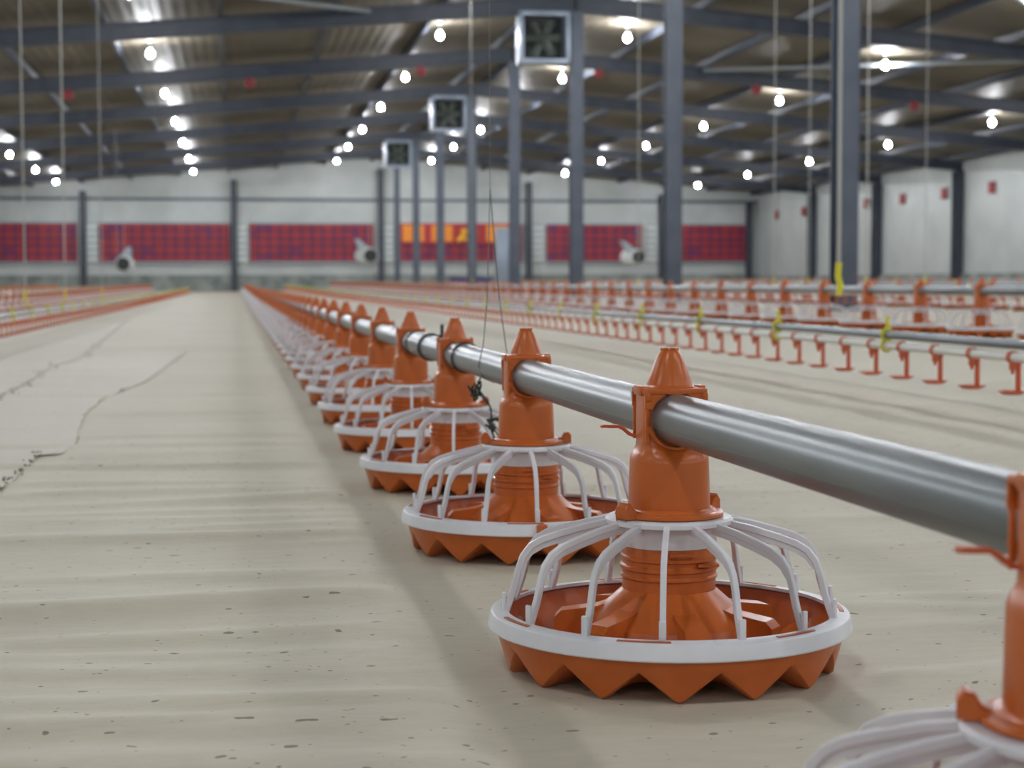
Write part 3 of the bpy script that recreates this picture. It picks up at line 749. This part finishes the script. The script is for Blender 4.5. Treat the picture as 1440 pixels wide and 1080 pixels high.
# hanging cords with yellow adjusters, and red pulleys under a roof beam
cords = [(-1.3, 9.5, 'at the left edge of the picture', .006, 37), (-1.3, 12.9, 'left, second from the left edge', .006, 93)]
def xatpix(px, X0):
    u = (px-720)/2400; t = math.tan(YAW); a = (t+u)/(1-u*t); return X0/a
CL = [(37, -1.3, .005, 'first from the left edge'), (93, -1.3, .0055, 'second from the left edge'), (145, -1.3, .005, 'third from the left edge'), (167, -3.05, .005, 'fourth from the left edge'),
      (898, 5.3, .006, 'passing left of the second column'), (1088, 5.3, .006, 'between the two widest columns'), (1179, 1.8, .0065, 'pale and thick, in front of the widest column'),
      (1137, 7.0, .005, 'just left of the widest column'), (1218, 5.3, .006, 'just right of the widest column'), (664, 3.585, .004, 'dropping among the thin far columns'), (1300, 7.0, .004, 'in front of the right wall')]
for px, X0, rad, s_ in CL:
    yy = xatpix(px, X0); zt = roofz(X0)-.16
    zb = ground(X0, yy)+(.235 if X0 not in (3.585, 7.0, -3.05) else .25)
    if px == 1179: zb = .33
    rt = empty('hanging_cord', (X0, yy, zb))
    b = MB(); b.tube([(0, 0, .06), (0, 0, zt-zb)], rad, 6); b.build('cord', M['cord'], rt)
    b = MB(); b.tube([(0, 0, -.02), (rad*.8, 0, .01), (-rad*.4, 0, .04), (0, 0, .08)], rad*1.5, 6); b.build('adjuster', M['yellow'], rt)
    tag(rt, 'pale cord with yellow adjuster, '+s_, 'cord', 'hanging cords')
for i, x in enumerate((-3.2, .35, 3.8, 7.5, 10.9, 14.4)):
    rt = empty('red_pulley', (x, FR[6]-.13, beamz(x)-.02))
    b = MB(); b.torus((0, 0, -.07), .07, .035, 'Y', 18, 8); b.lathe([(0, -.02), (.035, -.02), (.035, .02), (0, .02)], 10, c=(0, 0, -.07)); b.build('wheel', M['red'], rt)
    b = MB(); b.box((-.03, -.05, -.07), (.03, -.04, .03)); b.box((-.03, .04, -.07), (.03, .12, .03)); b.box((-.03, -.04, .01), (.03, .04, .03)); b.build('bracket', M['red'], rt, smooth=False)
    tag(rt, 'small red pulley under a roof beam, %s from the left' % ['first', 'second', 'third', 'fourth', 'fifth', 'sixth'][i], 'pulley', 'red pulleys under a roof beam')

# ------------------------------------------------------------------ loose paper sheets on the left with ragged edges
def floor_pt(px, py):
    u = (px-720)/2400; v = -(py-540)/2400
    d = cam.matrix_world.to_3x3() @ Vector((u, v, -1)); t = CAMH/-d.z
    for _ in range(6):
        p = cam.location+d*t; t = (CAMH-ground(p.x, p.y))/-d.z
    return cam.location+d*t
def sheet(edge, left, desc, lift=.005, seed=1):
    r3 = random.Random(seed); pts = [floor_pt(*p) for p in edge]; fine = []
    for a, c in zip(pts[:-1], pts[1:]):
        n_ = max(2, int((c-a).length/.03))
        for i in range(n_): fine.append(a.lerp(c, i/n_)+Vector((r3.uniform(-.006, .006), r3.uniform(-.006, .006), 0)))
    b = MB(); cols = 26; vs = []; fs = []
    for i, p in enumerate(fine):
        for j in range(cols+1):
            t = (j/cols)**1.5; x = p.x+(left-p.x)*t
            edgecurl = .002*math.exp(-((p.x-x)/.02)**2)*(.4+.6*math.sin(i*.35)**2)
            vs.append((x, p.y, ground(x, p.y)+lift+edgecurl+.0025*math.sin(p.y*13+x*2)*math.sin(x*2.3+p.y)))
    for i in range(len(fine)-1):
        for j in range(cols): q = i*(cols+1)+j; fs.append((q, q+1, q+cols+2, q+cols+1))
    n_ = len(vs); vs += [(x, y, z-.0015) for x, y, z in vs]; fs += [tuple(k+n_ for k in f[::-1]) for f in fs]
    for i in range(len(fine)-1): q = i*(cols+1); fs.append((q, q+cols+1, q+cols+1+n_, q+n_))
    b.add(vs, fs)
    tag(b.build('paper_sheet', M['paper2'], ang=60), desc, 'paper sheet', 'loose paper sheets')
sheet([(-60, 745), (-20, 705), (5, 690), (28, 668), (52, 643), (85, 640), (108, 622), (118, 585), (150, 558), (200, 540), (250, 505), (262, 495)], -.9, 'pale paper sheet with ragged curved edge on the floor at lower left', .0025, 2)
sheet([(-40, 580), (0, 558), (38, 540), (75, 515), (112, 507), (130, 490), (160, 468), (172, 455)], -1.6, 'second pale paper sheet farther back at the left edge', .0045, 4)
# crumbs of dirt lying on the seam and about
b = MB(); r4 = random.Random(9)
seam = [(0, 692), (12, 680), (28, 668), (40, 655), (52, 643), (0, 560), (20, 552), (38, 541), (55, 528), (75, 515), (122, 500), (135, 488)]
for (px, py) in seam:
    for _ in range(9):
        p = floor_pt(px+r4.uniform(-7, 7), py+r4.uniform(-4, 4)); s_ = r4.uniform(.0008, .0024)*(1 if py > 600 else 1.6)
        m_ = Matrix.Translation((p.x, p.y, ground(p.x, p.y)+.0062)) @ Matrix.Rotation(r4.uniform(0, 3), 4, 'Z'); b.box((-s_, -s_*.8, -.0012), (s_, s_*.8, .0012), m_)
tag(b.build('dirt_crumbs', principled('dirt', (.14, .13, .11), .8), smooth=False), 'dark dirt crumbs along the torn paper edges at left', 'dirt', kind='stuff')
